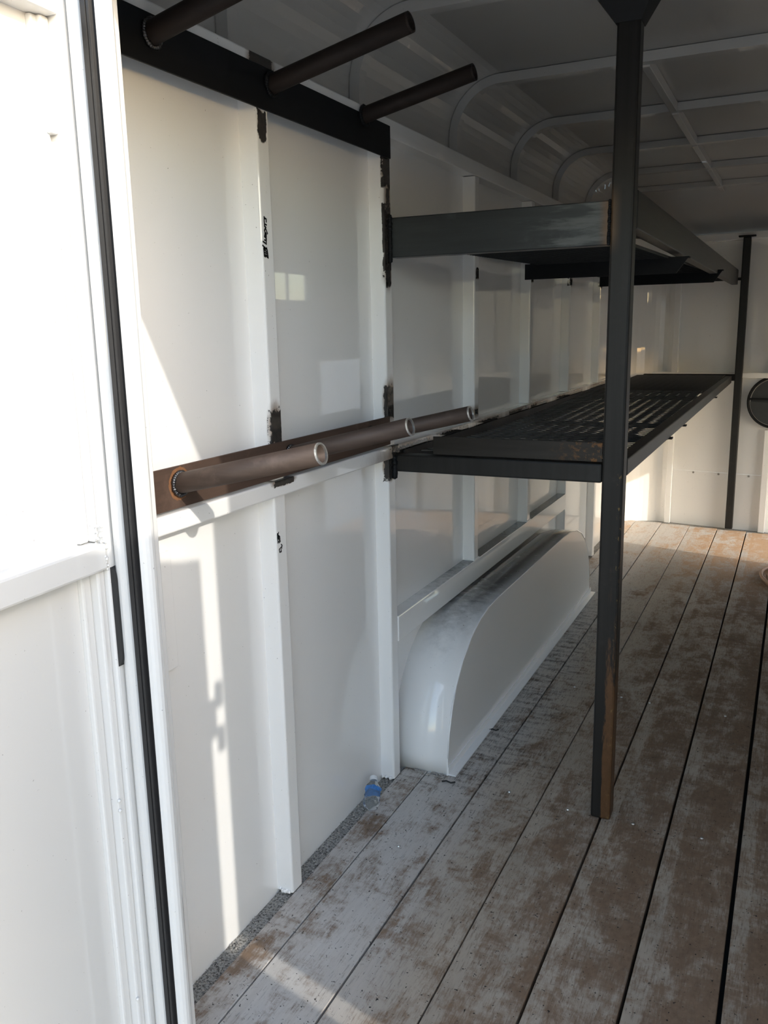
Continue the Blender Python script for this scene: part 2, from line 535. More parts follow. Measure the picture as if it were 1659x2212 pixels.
# ------------------------------------------------------------------ left wall
wl = empty('wall_left', (0, 0, 0), kind='structure')
ycuts = [YR + 0.03] + [r + RW / 2 for r in RIBS] + [6.40]
for i in range(len(ycuts) - 1):
    for z0, z1 in ((-0.03, 1.1195), (1.1205, 2.10)):
        box('wall_panel', (-0.012, ycuts[i] + 0.0003, z0), (0.0, ycuts[i + 1] - 0.0003, z1), M_PAINT, wl)
def rib_mesh(h):
    bm = bmesh.new()
    add_box(bm, (0, 0, 0), (RD, RW, h))
    bmesh.ops.bevel(bm, geom=[e for e in bm.edges if abs(e.verts[0].co.z - e.verts[1].co.z) > 0.1 and e.verts[0].co.x > 0.01],
                    offset=0.006, segments=3, affect='EDGES', profile=0.5)
    return tomesh('wall_rib', bm)
up = rib_mesh(2.05 - 1.141)
lo = rib_mesh(1.099)
mid = rib_mesh(1.099 - 0.566)
for i, y in enumerate(RIBS):
    link('wall_rib', up, M_PAINTS, wl, (0, y, 1.141))
    if i in (2, 3):
        link('wall_rib', mid, M_PAINTS, wl, (0, y, 0.566))
        box('rib_foot', (0.0, y - 0.006, 0.564), (RD + 0.003, y + RW + 0.006, 0.569), M_PAINT, wl, 0.001)
    else:
        link('wall_rib', lo, M_PAINTS, wl, (0, y, 0.0))
        if i < 2:
            bm = bmesh.new()                                   # lumpy weld at the rib's foot
            for k in range(9):
                m = Matrix.Translation((RD * 0.5 + random.uniform(-.02, .018), y - 0.004 + random.uniform(-.004, .004), 0.002 + random.uniform(0, .004)))
                bmesh.ops.create_icosphere(bm, subdivisions=1, radius=random.uniform(.004, .007), matrix=m)
            link('weld_bead', tomesh('weld_bead', bm, True), M_PAINT, wl)
box('wall_rail', (0.0, YR + 0.05, 1.100), (0.058, 2.42, 1.140), M_RAIL, wl, 0.004)
box('wall_rail', (0.0, 2.421, 1.100), (0.056, 6.62, 1.140), M_RAIL, wl, 0.004)
box('wall_rail', (0.0, 2.458, 0.476), (0.050, 4.74, 0.565), M_WELL, wl, 0.003)
box('cant_rail', (-0.06, YR + 0.05, 2.052), (0.052, 6.42, 2.104), M_PAINTS, wl, 0.004)
box('cover_box', (0.0, 1.30, 0.790), (0.016, 1.386, 1.050), M_PAINT, wl, 0.0015)
# side sheet above the cant rail and rounded cove up to the roof
def cove(off=0.0, n=12, r=0.20):
    cx, cz = -0.060 + r, ZR - r
    rr = r - off
    p = [(-0.060 + off, 2.10)]
    for k in range(n + 1):
        a = math.pi - (math.pi / 2) * k / n
        p.append((cx + rr * math.cos(a), cz + rr * math.sin(a)))
    return p
c0 = cove()
prof = c0 + [(x - 0.01, z + 0.01) for x, z in c0[::-1]]
prism('cove_panel', prof, YR, 6.86, 1, M_COVE, wl, smooth=False)

# handwriting in black marker on the first rib, and a small doodle under the rail
PEN = [[(1.7581, 1.7578), (1.7616, 1.7551), (1.7667, 1.754), (1.7669, 1.7477)], [(1.7589, 1.7579), (1.7583, 1.7485), (1.759, 1.7422), (1.7671, 1.741)], [(1.759, 1.7422), (1.7586, 1.7375), (1.7636, 1.7356), (1.7594, 1.7305), (1.7577, 1.728)], [(1.7644, 1.7357), (1.7602, 1.7306)], [(1.7633, 1.7324), (1.7699, 1.7219)], [(1.7577, 1.728), (1.7605, 1.7227), (1.7639, 1.7222), (1.7645, 1.7199), (1.7584, 1.7186)], [(1.7587, 1.7225), (1.7637, 1.719), (1.764, 1.7143), (1.7567, 1.7161)], [(1.7565, 1.7145), (1.7636, 1.7103), (1.7633, 1.7063), (1.7558, 1.7065)], [(1.7495, 1.7029), (1.7553, 1.7009), (1.7626, 1.6983), (1.763, 1.7063)], [(1.7473, 1.694), (1.7544, 1.6906), (1.7616, 1.6871), (1.7541, 1.6874), (1.7516, 1.6888), (1.751, 1.6864), (1.7526, 1.6706), (1.7563, 1.6693)], [(1.7633, 1.6896), (1.7658, 1.6834), (1.7682, 1.6676), (1.7587, 1.671)], [(1.7538, 1.6842), (1.7663, 1.6803)], [(1.7533, 1.6786), (1.7675, 1.6764)], [(1.7544, 1.6731), (1.7679, 1.6724)]]
DOO = [[(1.7575, 1.009), (1.7546, 1.0046), (1.752, 1.007)], [(1.7515, 1.0058), (1.752, 0.9964), (1.751, 0.9965)], [(1.7523, 1.0006), (1.752, 0.993), (1.7525, 0.9831), (1.761, 0.9888)], [(1.7544, 1.0025), (1.7617, 0.9973), (1.7624, 0.9906), (1.7523, 0.993)], [(1.7566, 0.9995), (1.7516, 0.9964), (1.757, 0.994)], [(1.755, 1.003), (1.758, 0.995)], [(1.7611, 0.9895), (1.7632, 0.9847), (1.7585, 0.9822)], [(1.7671, 0.9759), (1.7707, 0.9721), (1.7681, 0.9648)], [(1.7699, 0.9701), (1.7571, 0.9653), (1.759, 0.9576), (1.7662, 0.9573), (1.7653, 0.9625)]]
def strokes(name, lines, x, hw):
    bm = bmesh.new()
    for ln in lines:
        for (y0, z0), (y1, z1) in zip(ln[:-1], ln[1:]):
            d = Vector((0, y1 - y0, z1 - z0)).normalized()
            nrm = Vector((0, -d.z, d.y)) * hw
            e = d * hw * 0.7
            a, b = Vector((x, y0, z0)) - e, Vector((x, y1, z1)) + e
            vs = [a - nrm, b - nrm, b + nrm, a + nrm]
            A = [bm.verts.new(q) for q in vs]
            B = [bm.verts.new(q + Vector((0.0003, 0, 0))) for q in vs]
            skin(bm, A, B)
            bm.faces.new(B)
            bm.faces.new(A[::-1])
    return link(name, tomesh(name, bm), M_BLACKPAINT, wl)
strokes('marker_writing', PEN, RD + 0.0002, 0.0020)['label'] = 'black felt-pen handwriting running up the first rib'
strokes('marker_doodle', DOO, RD + 0.0002, 0.0017)['label'] = 'small black felt-pen doodle on the first rib below the rail'

# ------------------------------------------------------------------ front wall (slightly skewed)
wf = empty('wall_front', (0, 0, 0), kind='structure')
def fy(x):
    return 6.80 - 0.150 * (x - 0.30)
def fbox(name, x0, x1, z0, z1, d0, d1, mat, bev=0.0):
    """box on the front wall: d = distance out of the wall towards the rear"""
    bm = bmesh.new()
    v = add_box(bm, (x0, 0, z0), (x1, 1, z1))
    for q in v:
        q.co.y = fy(q.co.x) - (d1 if q.co.y < 0.5 else d0)
    if bev:
        bmesh.ops.bevel(bm, geom=bm.edges[:], offset=bev, segments=2, affect='EDGES', profile=0.5)
    return link(name, tomesh(name, bm), mat, wf)
fx = [0.30, 0.70, 1.03, 1.37, W]
for z0, z1, dd in ((-0.03, 0.404, 0.0), (0.4055, 2.10, 0.004)):
    for a, b in zip(fx[:-1], fx[1:]):
        fbox('front_panel', a, b, z0, z1, -0.012, dd, M_PAINT)
for x in (0.335, 1.005, 1.66):
    for z0, z1 in (((-0.01, 0.74), (1.143, 2.05)) if 0.9 < x < 1.1 else ((-0.01, 2.05),)):
        fbox('front_rib', x, x + 0.045, z0, z1, 0.004, 0.042, M_PAINT, 0.004)
fbox('front_rail', 0.20, W - 0.1, 1.105, 1.142, 0.004, 0.048, M_RAIL, 0.003)
fbox('front_header', 0.05, W - 0.02, 2.055, 2.105, 0.0, 0.05, M_PAINT, 0.004)
# rounded front corner sheet
def corner_pts(n=14):
    return [(0.30 - 0.30 * math.cos(a), 6.50 + 0.30 * math.sin(a)) for a in [math.radians(90) * k / n for k in range(n + 1)]]
cp = [(0.0, 6.40), (0.0, 6.50)] + corner_pts()[1:]
prof = cp + [(x - 0.012 if y < 6.7 else x, y + 0.012) for x, y in cp[::-1]]
prism('corner_panel', prof, -0.03, 2.10, 2, M_PAINT, wf, smooth=False)
prism('corner_cap', cp + [(0.30, 6.86), (-0.07, 6.86), (-0.07, 6.40)], 2.094, 2.104, 2, M_PAINT, wf)

bm = bmesh.new()
for x in (0.24, 0.53, 0.71, 0.92, 1.2, 1.5):
    bmesh.ops.create_cone(bm, cap_ends=True, segments=8, radius1=0.008, radius2=0.005, depth=0.004,
                          matrix=Matrix.Translation((x, fy(x) - 0.004, 0.393)) @ Matrix.Rotation(math.pi / 2, 4, 'X'))
link('rivet_row', tomesh('rivet', bm), M_VENTLIP, wf)['kind'] = 'stuff'

# ------------------------------------------------------------------ ceiling
ce = empty('ceiling', (0, 0, 0), kind='structure')
by = [YR] + [b + 0.02 for b in BOWS[:-1]] + [6.24]
for a, b in zip(by[:-1], by[1:]):
    box('roof_sheet', (0.13, a + 0.0004, ZR), (W - 0.13, b - 0.0004, ZR + 0.012), M_SHEET, ce)
# sheet over the front end curving down to the front header
bm = bmesh.new()
n = 10
rows = []
for k in range(n + 1):
    a = math.pi / 2 * k / n
    rows.append((math.sin(a), ZR - 0.29 * (1 - math.cos(a))))
for off in (0.0, 0.012):
    pass
grid = [[[bm.verts.new((x, 6.24 + (fy(x) + 0.01 - 6.24) * s, z + off)) for x in (-0.06, 0.3, 0.7, 1.1, 1.5, W + 0.06)] for s, z in rows] for off in (0.0, 0.012)]
for L in range(2):
    for i in range(n):
        for j in range(5):
            bm.faces.new((grid[L][i][j], grid[L][i][j + 1], grid[L][i + 1][j + 1], grid[L][i + 1][j]))
for i in range(n):
    for j in (0, 5):
        bm.faces.new((grid[0][i][j], grid[0][i + 1][j], grid[1][i + 1][j], grid[1][i][j]))
link('front_roof_sheet', tomesh('front_roof_sheet', bm, True), M_SHEET, ce)
# bows: a flat bar bent over the roof from cant rail to cant rail, with a thin web to the sheet
def bow_curve(off):
    L = cove(off, 12, 0.20)
    R = [(W - x, z) for x, z in L[::-1]]
    return L + R
def bow_mesh():
    bm = bmesh.new()
    o, i2 = bow_curve(0.002), bow_curve(0.034)
    A = [[bm.verts.new((x, y, z)) for x, z in cv] for cv, y in ((o, 0.0), (i2, 0.0), (i2, 0.042), (o, 0.042))]
    m = len(o)
    for k in range(m - 1):
        for q in range(4):
            bm.faces.new((A[q][k], A[q][k + 1], A[(q + 1) % 4][k + 1], A[(q + 1) % 4][k]))
    bm.faces.new([A[q][0] for q in range(4)])
    bm.faces.new([A[q][-1] for q in range(4)])
    bmesh.ops.recalc_face_normals(bm, faces=bm.faces)
    return tomesh('roof_bow', bm)
bmsh = bow_mesh()
for y in BOWS:
    link('roof_bow', bmsh, M_CEIL, ce, (0, y, 0))
for x in (0.63, W - 0.63 - 0.03):
    for a, b in zip(BOWS[2:-1], BOWS[3:]):
        box('roof_rail', (x, a + 0.043, ZR - 0.040), (x + 0.028, b - 0.001, ZR - 0.001), M_CEIL, ce, 0.002)
box('roof_rail', (0.63, BOWS[-1] + 0.043, ZR - 0.040), (0.658, 6.50, ZR - 0.008), M_CEIL, ce, 0.002)
# roof vent seen past the big post
vx, vy = 1.08, 2.83
for a, b in (((vx, vy, ZR - 0.02), (vx + 0.36, vy + 0.03, ZR)), ((vx, vy + 0.25, ZR - 0.02), (vx + 0.36, vy + 0.28, ZR)),
             ((vx, vy + 0.03, ZR - 0.02), (vx + 0.03, vy + 0.25, ZR)), ((vx + 0.33, vy + 0.03, ZR - 0.02), (vx + 0.36, vy + 0.25, ZR))):
    box('vent_frame', a, b, M_CEIL, ce, 0.003)
box('vent_lid', (vx + 0.03, vy + 0.03, ZR - 0.004), (vx + 0.33, vy + 0.25, ZR - 0.001), M_VENT, ce)

# ------------------------------------------------------------------ right wall with a low side opening and a window
wr = empty('wall_right', (0, 0, 0), kind='structure')
OY0, OY1, OZ = 5.52, 6.36, 1.27
WY0, WY1, WZ0, WZ1 = 4.86, 5.44, 1.68, 2.0
def rbx(y0, y1, z0, z1):
    box('wall_panel', (W, y0, z0), (W + 0.012, y1, z1), M_PAINT, wr)
rc = [YR + 0.03] + [r + RW / 2 for r in RIBS[:4]] + [WY0]
for a, b in zip(rc[:-1], rc[1:]):
    rbx(a + 0.0003, b - 0.0003, -0.03, 2.10)
rbx(WY0, WY1, -0.03, WZ0)
rbx(WY0, WY1, WZ1, 2.10)
rbx(WY1, OY0, -0.03, 2.10)
rbx(OY0, OY1, OZ, 2.10)
rbx(OY1, 6.60, -0.03, 2.10)
bm = bmesh.new()
for i, y in enumerate(RIBS[:4]):
    o = link('wall_rib', rib_mesh(2.05) if i == 0 else rr, M_PAINT, wr, (W, y + RW, 0))
    rr = o.data
    o.rotation_euler.z = math.pi
bm.free()
box('wall_rail', (W - 0.056, YR + 0.05, 1.100), (W, OY0 - 0.05, 1.140), M_PAINT, wr, 0.004)
box('cant_rail', (W - 0.052, YR + 0.05, 2.052), (W + 0.06, 6.5, 2.104), M_PAINT, wr, 0.004)
for a, b in (((W - 0.04, OY0 - 0.045, 0), (W, OY0, OZ + 0.045)), ((W - 0.04, OY1, 0), (W, OY1 + 0.045, OZ + 0.045)), ((W - 0.04, OY0, OZ), (W, OY1, OZ + 0.045))):
    box('door_jamb', a, b, M_PAINT, wr, 0.004)
prof = [(W - x, z) for x, z in c0] + [(W - x + 0.01, z + 0.01) for x, z in c0[::-1]]
prism('cove_panel', prof, YR, 6.86, 1, M_COVE, wr)
win = empty('window_1', (W, WY0, WZ0), kind='structure')
for a, b in (((-.01, 0, 0), (.02, .025, WZ1 - WZ0)), ((-.01, WY1 - WY0 - .025, 0), (.02, WY1 - WY0, WZ1 - WZ0)),
             ((-.01, .025, 0), (.02, WY1 - WY0 - .025, .025)), ((-.01, .025, WZ1 - WZ0 - .025), (.02, WY1 - WY0 - .025, WZ1 - WZ0)),
             ((-.005, .30, .025), (.015, .325, WZ1 - WZ0 - .025)), ((-.005, .325, .20), (.015, WY1 - WY0 - .025, .225))):
    box('window_frame', a, b, M_ALU, win, 0.002)
box('pane', (.004, .025, .025), (.008, .30, WZ1 - WZ0 - .025), M_GLASS, win)
box('pane', (.004, .325, .025), (.008, WY1 - WY0 - .025, .20), M_GLASS, win)
box('pane', (.004, .325, .225), (.008, WY1 - WY0 - .025, WZ1 - WZ0 - .025), M_GLASS, win)

# ------------------------------------------------------------------ rear frame: jambs, header, seal
JX = 0.207
tr = empty('trim_1', (0, YR, 0), kind='structure')
o = (0, YR, 0)
HZ = 2.03
bm = bmesh.new()
def jamb_prof(x0, x1, r, n=6):
    p = [(x0, YR + 0.05), (x0, YR)]
    for k in range(n + 1):
        a = -math.pi / 2 + 0.72 * math.pi * k / n
        p.append((x1 - r + r * math.cos(a), YR + r + r * math.sin(a)))
    p.append((x1 - 0.05, YR + 0.05))
    return p
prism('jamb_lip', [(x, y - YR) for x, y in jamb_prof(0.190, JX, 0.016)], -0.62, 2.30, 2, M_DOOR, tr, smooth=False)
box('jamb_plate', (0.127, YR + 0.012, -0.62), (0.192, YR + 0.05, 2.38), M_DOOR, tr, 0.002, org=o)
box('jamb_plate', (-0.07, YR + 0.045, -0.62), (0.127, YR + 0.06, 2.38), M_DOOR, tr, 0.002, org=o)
# ribbed rubber seal
sp = []
n = 5
x0, x1 = 0.158, 0.190
pts = [(x0, 0.012)]
for k in range(n):
    a, b = x0 + (x1 - x0) * k / n, x0 + (x1 - x0) * (k + 1) / n
    h = (0.004, -0.004, -0.006, -0.005, 0.002)[k]
    pts += [(a + 0.0008, h), (b - 0.0008, h), (b, h + 0.004)]
pts.append((x1, 0.012))
prism('rubber_seal', pts, -0.62, 2.28, 2, M_RUBBER, tr)
# round bead between seal and door with the oval latch slot
hp = [(0.158, 0.012)] + [(0.142 + 0.016 * math.cos(a), 0.012 - 0.012 * math.sin(a)) for a in [math.pi * k / 8 for k in range(9)]] + [(0.126, 0.012)]
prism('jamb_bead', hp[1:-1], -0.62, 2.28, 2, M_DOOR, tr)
ov = []
for k in range(40):
    a = 2 * math.pi * (k + 0.5) / 40
    zz = 1.008 + (0.066 if math.sin(a) > 0 else -0.066) + 0.028 * math.sin(a)
    ov.append((0.1195 + 0.0155 * math.cos(a), zz))
prism('latch_slot', ov, -0.0035, 0.011, 1, M_HOLE, tr)
# header with rounded corners and right jamb
hd = [(0.19, 2.39), (0.19, HZ + 0.01), (JX, HZ + 0.01)]
RJ = 1.775
hd += [(RJ - 0.10 + 0.10 * math.sin(a), HZ - 0.10 + 0.10 * math.cos(a)) for a in [math.pi / 2 * k / 6 for k in range(7)]] + [(RJ + 0.04, HZ - 0.11), (RJ + 0.04, 2.39)]
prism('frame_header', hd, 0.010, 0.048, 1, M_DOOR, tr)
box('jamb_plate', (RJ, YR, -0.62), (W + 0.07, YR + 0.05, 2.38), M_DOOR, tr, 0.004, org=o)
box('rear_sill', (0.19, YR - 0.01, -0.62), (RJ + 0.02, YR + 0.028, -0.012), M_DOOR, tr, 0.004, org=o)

# ------------------------------------------------------------------ left rear door, swung open towards the viewer
d1 = empty('door_1', (0.122, YR + 0.039, 0.0), kind='structure')
d1.rotation_euler.z = math.radians(-90 + 3.5)       # local +x runs along the door away from its hinge, local +y faces the inside
DL = 0.92
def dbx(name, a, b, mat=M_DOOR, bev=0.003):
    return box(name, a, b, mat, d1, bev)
dbx('door_stile', (0.0, -0.05, -0.05), (0.046, 0.0, 2.02), bev=0.005)
dbx('door_stile', (DL - 0.046, -0.05, -0.05), (DL, 0.0, 2.02), bev=0.005)
dbx('door_rail', (0.046, -0.045, 1.098), (DL - 0.046, 0.0, 1.146), bev=0.005)
dbx('door_rail', (0.046, -0.045, 1.98), (DL - 0.046, 0.0, 2.02), bev=0.005)
dbx('door_rail', (0.046, -0.045, -0.05), (DL - 0.046, 0.0, -0.01), bev=0.005)
dbx('edge_angle', (0.046, -0.04, -0.01), (0.064, -0.010, 1.097), bev=0.004)
dbx('edge_angle', (0.064, -0.04, -0.01), (0.086, -0.026, 1.097), bev=0.004)
dbx('edge_angle', (0.046, -0.04, 1.147), (0.056, -0.016, 1.80), bev=0.004)
dbx('edge_angle', (0.046, -0.04, 1.81), (0.066, -0.020, 1.98), bev=0.004)
dbx('edge_angle', (0.056, -0.04, 1.147), (0.078, -0.028, 1.98), bev=0.004)
dbx('door_panel', (0.040, -0.05, -0.01), (DL - 0.04, -0.038, 1.100), bev=0)
dbx('door_panel', (0.040, -0.05, 1.144), (DL - 0.04, -0.038, 1.985), bev=0)
bm = bmesh.new()                                     # rough filler beads at the rail corner
for k in range(26):
    t = random.random()
    p = (0.046 + random.uniform(0, .012), -0.012 + random.uniform(-.012, .012), 1.150 + random.uniform(-.006, .03)) if k < 14 else (0.048 + random.uniform(-.002, .004), 0.0 + random.uniform(-.004, .001), 1.098 + t * 0.05)
    bmesh.ops.create_icosphere(bm, subdivisions=1, radius=random.uniform(.0015, .0032), matrix=Matrix.Translation(p))
for zz in (0.66, 0.64, 0.235, 0.17):
    bmesh.ops.create_icosphere(bm, subdivisions=1, radius=0.004, matrix=Matrix.Translation((0.064, -0.009, zz)))
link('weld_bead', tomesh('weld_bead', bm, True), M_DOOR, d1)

# right rear door, swung open the same way; its hinge bridges the gap to the jamb
d2 = empty('door_2', (RJ + 0.012, YR - 0.058, 0.0), kind='structure')
d2.rotation_euler.z = math.radians(-22)
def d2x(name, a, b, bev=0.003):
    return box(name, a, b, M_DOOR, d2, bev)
D2T = 1.895
d2x('door_panel', (0.012, -0.86, 0.0), (0.024, -0.04, D2T - 0.04), 0)
d2x('door_stile', (0.0, -0.046, -0.05), (0.045, 0.0, D2T), 0.005)
d2x('door_stile', (0.0, -0.90, -0.05), (0.045, -0.854, D2T), 0.005)
d2x('door_rail', (0.0, -0.854, D2T - 0.046), (0.045, -0.046, D2T), 0.005)
d2x('door_rail', (0.0, -0.854, -0.05), (0.045, -0.046, 0.0), 0.005)
d2x('door_rail', (0.0, -0.854, 1.08), (0.045, -0.046, 1.14), 0.005)
for zc in (1.51, 0.30):
    d2x('hinge', (0.004, -0.01, zc - 0.045), (0.034, 0.024, zc + 0.045), 0.003)
    d2x('hinge', (0.004, 0.024, zc + 0.028), (0.030, 0.052, zc + 0.085), 0.003)
    d2x('hinge', (0.004, 0.024, zc - 0.085), (0.030, 0.052, zc - 0.028), 0.003)

# ------------------------------------------------------------------ wheel box
ww = empty('wheel_arch', (0.12, 3.6, 0.0), 'white rounded wheel box on the deck against the left wall under the lower shelf', 'wheel arch')
WX = 0.205
prof = [(2.50, -0.008), (2.503, 0.06), (2.515, 0.14), (2.54, 0.215), (2.585, 0.29), (2.65, 0.36), (2.735, 0.415), (2.83, 0.452), (2.93, 0.470), (3.05, 0.4745),
        (4.12, 0.4745), (4.24, 0.468), (4.36, 0.447), (4.47, 0.408), (4.56, 0.352), (4.63, 0.28), (4.675, 0.20), (4.70, 0.10), (4.71, -0.008)]
bm = bmesh.new()
A = [bm.verts.new((-0.12, y - 3.6, z)) for y, z in prof]
B = [bm.verts.new((WX - 0.12, y - 3.6, z)) for y, z in prof]
for i in range(len(prof) - 1):
    bm.faces.new((A[i], A[i + 1], B[i + 1], B[i]))
sh = link('arch_shell', tomesh('arch_shell', bm, True), M_WELL, ww)
md = sh.modifiers.new('thick', 'SOLIDIFY')
md.thickness = 0.004
md.offset = -1
bm = bmesh.new()
A = [(y - 3.6, z + 0.002) for y, z in prof]
add_prism(bm, A, WX - 0.1235, WX - 0.1195, 0)
link('side_panel', tomesh('side_panel', bm), M_PAINT, ww)
bm = bmesh.new()                                      # rolled seam along the arch edge
pts = [Vector((WX - 0.12, y - 3.6, z + 0.001)) for y, z in prof[1:-1]]
tube_path(bm, pts, 0.0028, 6)
link('edge_seam', tomesh('edge_seam', bm, True), M_PAINT, ww)
bm = bmesh.new()
add_prism(bm, [(WX - 0.12, 0.0005), (WX - 0.09, 0.0005), (WX - 0.09, 0.005), (WX - 0.116, 0.006), (WX - 0.116, 0.03), (WX - 0.12, 0.03)], 2.50 - 3.6, 4.74 - 3.6, 1)
link('floor_flange', tomesh('floor_flange', bm), M_PAINT, ww)
# torn caulk at the front foot
bm = bmesh.new()
for k in range(36):
    q = (random.uniform(0.06, WX) - 0.12, 2.485 - 3.6 + random.uniform(-.014, .012), 0.001)
    m = Matrix.Translation(q) @ Matrix.Rotation(random.uniform(-0.5, 0.5), 4, 'Z') @ Matrix.Diagonal((random.uniform(.5, 3.0), 1, .7, 1))
    bmesh.ops.create_icosphere(bm, subdivisions=1, radius=random.uniform(.002, .0045), matrix=m)
link('caulk_bead', tomesh('caulk_bead', bm), M_PEB, ww)

# ------------------------------------------------------------------ pipe racks
def pipe_rack(name, z0, z1, y0, y1, pipes, mbar, mpipe, mrim, label, bright):
    root = empty(name, (0.05, (y0 + y1) / 2, (z0 + z1) / 2), label, 'pipe rack')
    og = root.location.copy()
    xb = 0.0497
    box('mounting_bar', (xb, y0, z0), (xb + 0.006, y1, z1), mbar, root, 0.001, 1, og)
    for k, (base, tip, r) in enumerate(pipes):
        b, t = Vector(base) - og, Vector(tip) - og
        d = (t - b).normalized()
        u, v = frame_of(d)
        bm = bmesh.new()
        n = 24
        a0, a1 = ring(bm, b, u, v, r, n), ring(bm, t - d * 0.004, u, v, r, n)
        c0_, c1 = ring(bm, b, u, v, r * 0.80, n), ring(bm, t - d * 0.004, u, v, r * 0.80, n)
        skin(bm, a0, a1)
        skin(bm, c1, c0_)
        skin(bm, a1, c1)
        me = tomesh('pipe', bm)
        for p in me.polygons:
            p.use_smooth = True
        p = link('pipe', me, mpipe, root)
        bm = bmesh.new()                                   # cut end
        rr = [ring(bm, t - d * 0.004, u, v, r * 1.0, n), ring(bm, t, u, v, r * 0.985, n), ring(bm, t, u, v, r * 0.82, n), ring(bm, t - d * 0.004, u, v, r * 0.80, n)]
        for i in range(3):
            skin(bm, rr[i], rr[i + 1])
        link('pipe_rim', tomesh('pipe_rim', bm), mrim, p)
        bm = bmesh.new()                                   # weld round the root
        for i in range(30):
            a = 2 * math.pi * i / 30
            c = b + u * (r * 1.12 * math.cos(a)) + v * (r * 1.12 * math.sin(a))
            c.x = xb + 0.006 - og.x + 0.004
            bmesh.ops.create_icosphere(bm, subdivisions=1, radius=random.uniform(.0045, .0065), matrix=Matrix.Translation(c))
        link('weld_bead', tomesh('weld_bead', bm, True), M_WELD if (bright or k == 0) else M_BLACKBAR, root)
        if bright and k == 0:
            bm = bmesh.new()                               # heat halo, a thin rust crust round the weld
            n2 = 40
            yc, zc = b.y, b.z
            inn, out = [], []
            for i in range(n2):
                a = 2 * math.pi * i / n2
                rr_ = r * (1.60 + 0.07 * random.uniform(-1, 1))
                inn.append(bm.verts.new((xb + 0.0064 - og.x, yc + r * 1.05 * math.cos(a), zc + r * 1.05 * math.sin(a))))
                out.append(bm.verts.new((xb + 0.0062 - og.x, yc + rr_ * math.cos(a), zc + rr_ * math.sin(a))))
            skin(bm, inn, out)
            link('heat_halo', tomesh('heat_halo', bm), M_HALO, root)
    return root

PR = 0.0215
pipe_rack('pipe_rack', 1.1465, 1.2335, YR + 0.08, 2.408,
          [((0.055, 1.383, 1.197), (0.395, 1.383, 1.274), PR), ((0.055, 1.815, 1.195), (0.387, 1.815, 1.277), PR), ((0.055, 2.26, 1.192), (0.375, 2.26, 1.2645), PR)],
          M_RUSTBAR, M_PIPE, M_BRIGHT, 'rusty brown bar with three upward tilted pipes just above the white wall rail', True)
pipe_rack('pipe_rack', 1.990, 2.081, YR + 0.08, 2.445,
          [((0.055, 1.392, 2.045), (0.42, 1.392, 2.128), PR), ((0.055, 1.80, 2.048), (0.406, 1.80, 2.125), PR), ((0.055, 2.27, 2.075), (0.379, 2.27, 2.143), PR)],
          M_BLACKBAR, M_DPIPE, M_DPIPE, 'black bar with three dark pipes high on the left wall under the ceiling', False)

# ------------------------------------------------------------------ steel shelf unit (posts, beams, trays all welded together)
sh = empty('steel_shelf_rack', (0.733, 2.47, 0.0), 'dark two-tier steel rack with expanded mesh shelves welded between deck, wall and roof', 'shelf rack')
SO = sh.location.copy()
def sbx(name, a, b, mat=M_STEEL, bev=0.004):
    return box(name, a, b, mat, sh, bev, 2, SO)
PX0, PX1, PY0, PY1 = 0.703, 0.763, 2.442, 2.502
sbx('post', (PX0, PY0, 0.0), (PX1, PY1, 2.30), M_POST, 0.007)
# flared cap under the roof bow
bm = bmesh.new()
A = [bm.verts.new(Vector(p) - SO) for p in ((PX0 - .002, PY0 - .002, 2.255), (PX1 + .002, PY0 - .002, 2.255), (PX1 + .002, PY1 + .002, 2.255), (PX0 - .002, PY1 + .002, 2.255))]
B = [bm.verts.new(Vector(p) - SO) for p in ((PX0 - .07, 2.405, 2.345), (PX1 + .05, 2.405, 2.345), (PX1 + .05, 2.53, 2.345), (PX0 - .07, 2.53, 2.345))]
Cc = [bm.verts.new(v.co + Vector((0, 0, 0.012))) for v in B]
skin(bm, A, B); skin(bm, B, Cc)
bm.faces.new(A[::-1]); bm.faces.new(Cc)
link('post_cap', tomesh('post_cap', bm), M_BLACKBAR, sh)
FX0, FX1 = 0.782, 0.834
sbx('post', (FX0, 6.655, 0.0), (FX1, 6.705, 2.070), M_STEEL, 0.006)
sbx('post_cap', (FX0 - .03, 6.63, 2.070), (FX1 + .03, 6.71, 2.080), M_BLACKBAR, 0.002)
# front beams
sbx('upper_beam', (0.0497, 2.440, 1.709), (PX0, 2.490, 1.824), M_BEAMHX, 0.003)
sbx('lower_beam', (0.0497, 2.440, 1.0555), (PX0, 2.490, 1.1105), M_STEEL, 0.005)
# weld seams where the beams meet post and rib
def seam(p0, p1, r, mat=M_BLACKBAR):
    bm = bmesh.new()
    n = int((Vector(p1) - Vector(p0)).length / 0.006) + 2
    for i in range(n):
        q = Vector(p0).lerp(Vector(p1), i / (n - 1)) - SO
        bmesh.ops.create_icosphere(bm, subdivisions=1, radius=r * random.uniform(.8, 1.2), matrix=Matrix.Translation(q))
    link('weld_bead', tomesh('weld_bead', bm, True), mat, sh)
seam((PX0 - 0.002, 2.440, 1.712), (PX0 - 0.002, 2.440, 1.822), 0.005)
seam((0.052, 2.438, 1.70), (0.052, 2.438, 1.828), 0.008)
seam((0.054, 2.438, 1.04), (0.054, 2.438, 1.10), 0.010)
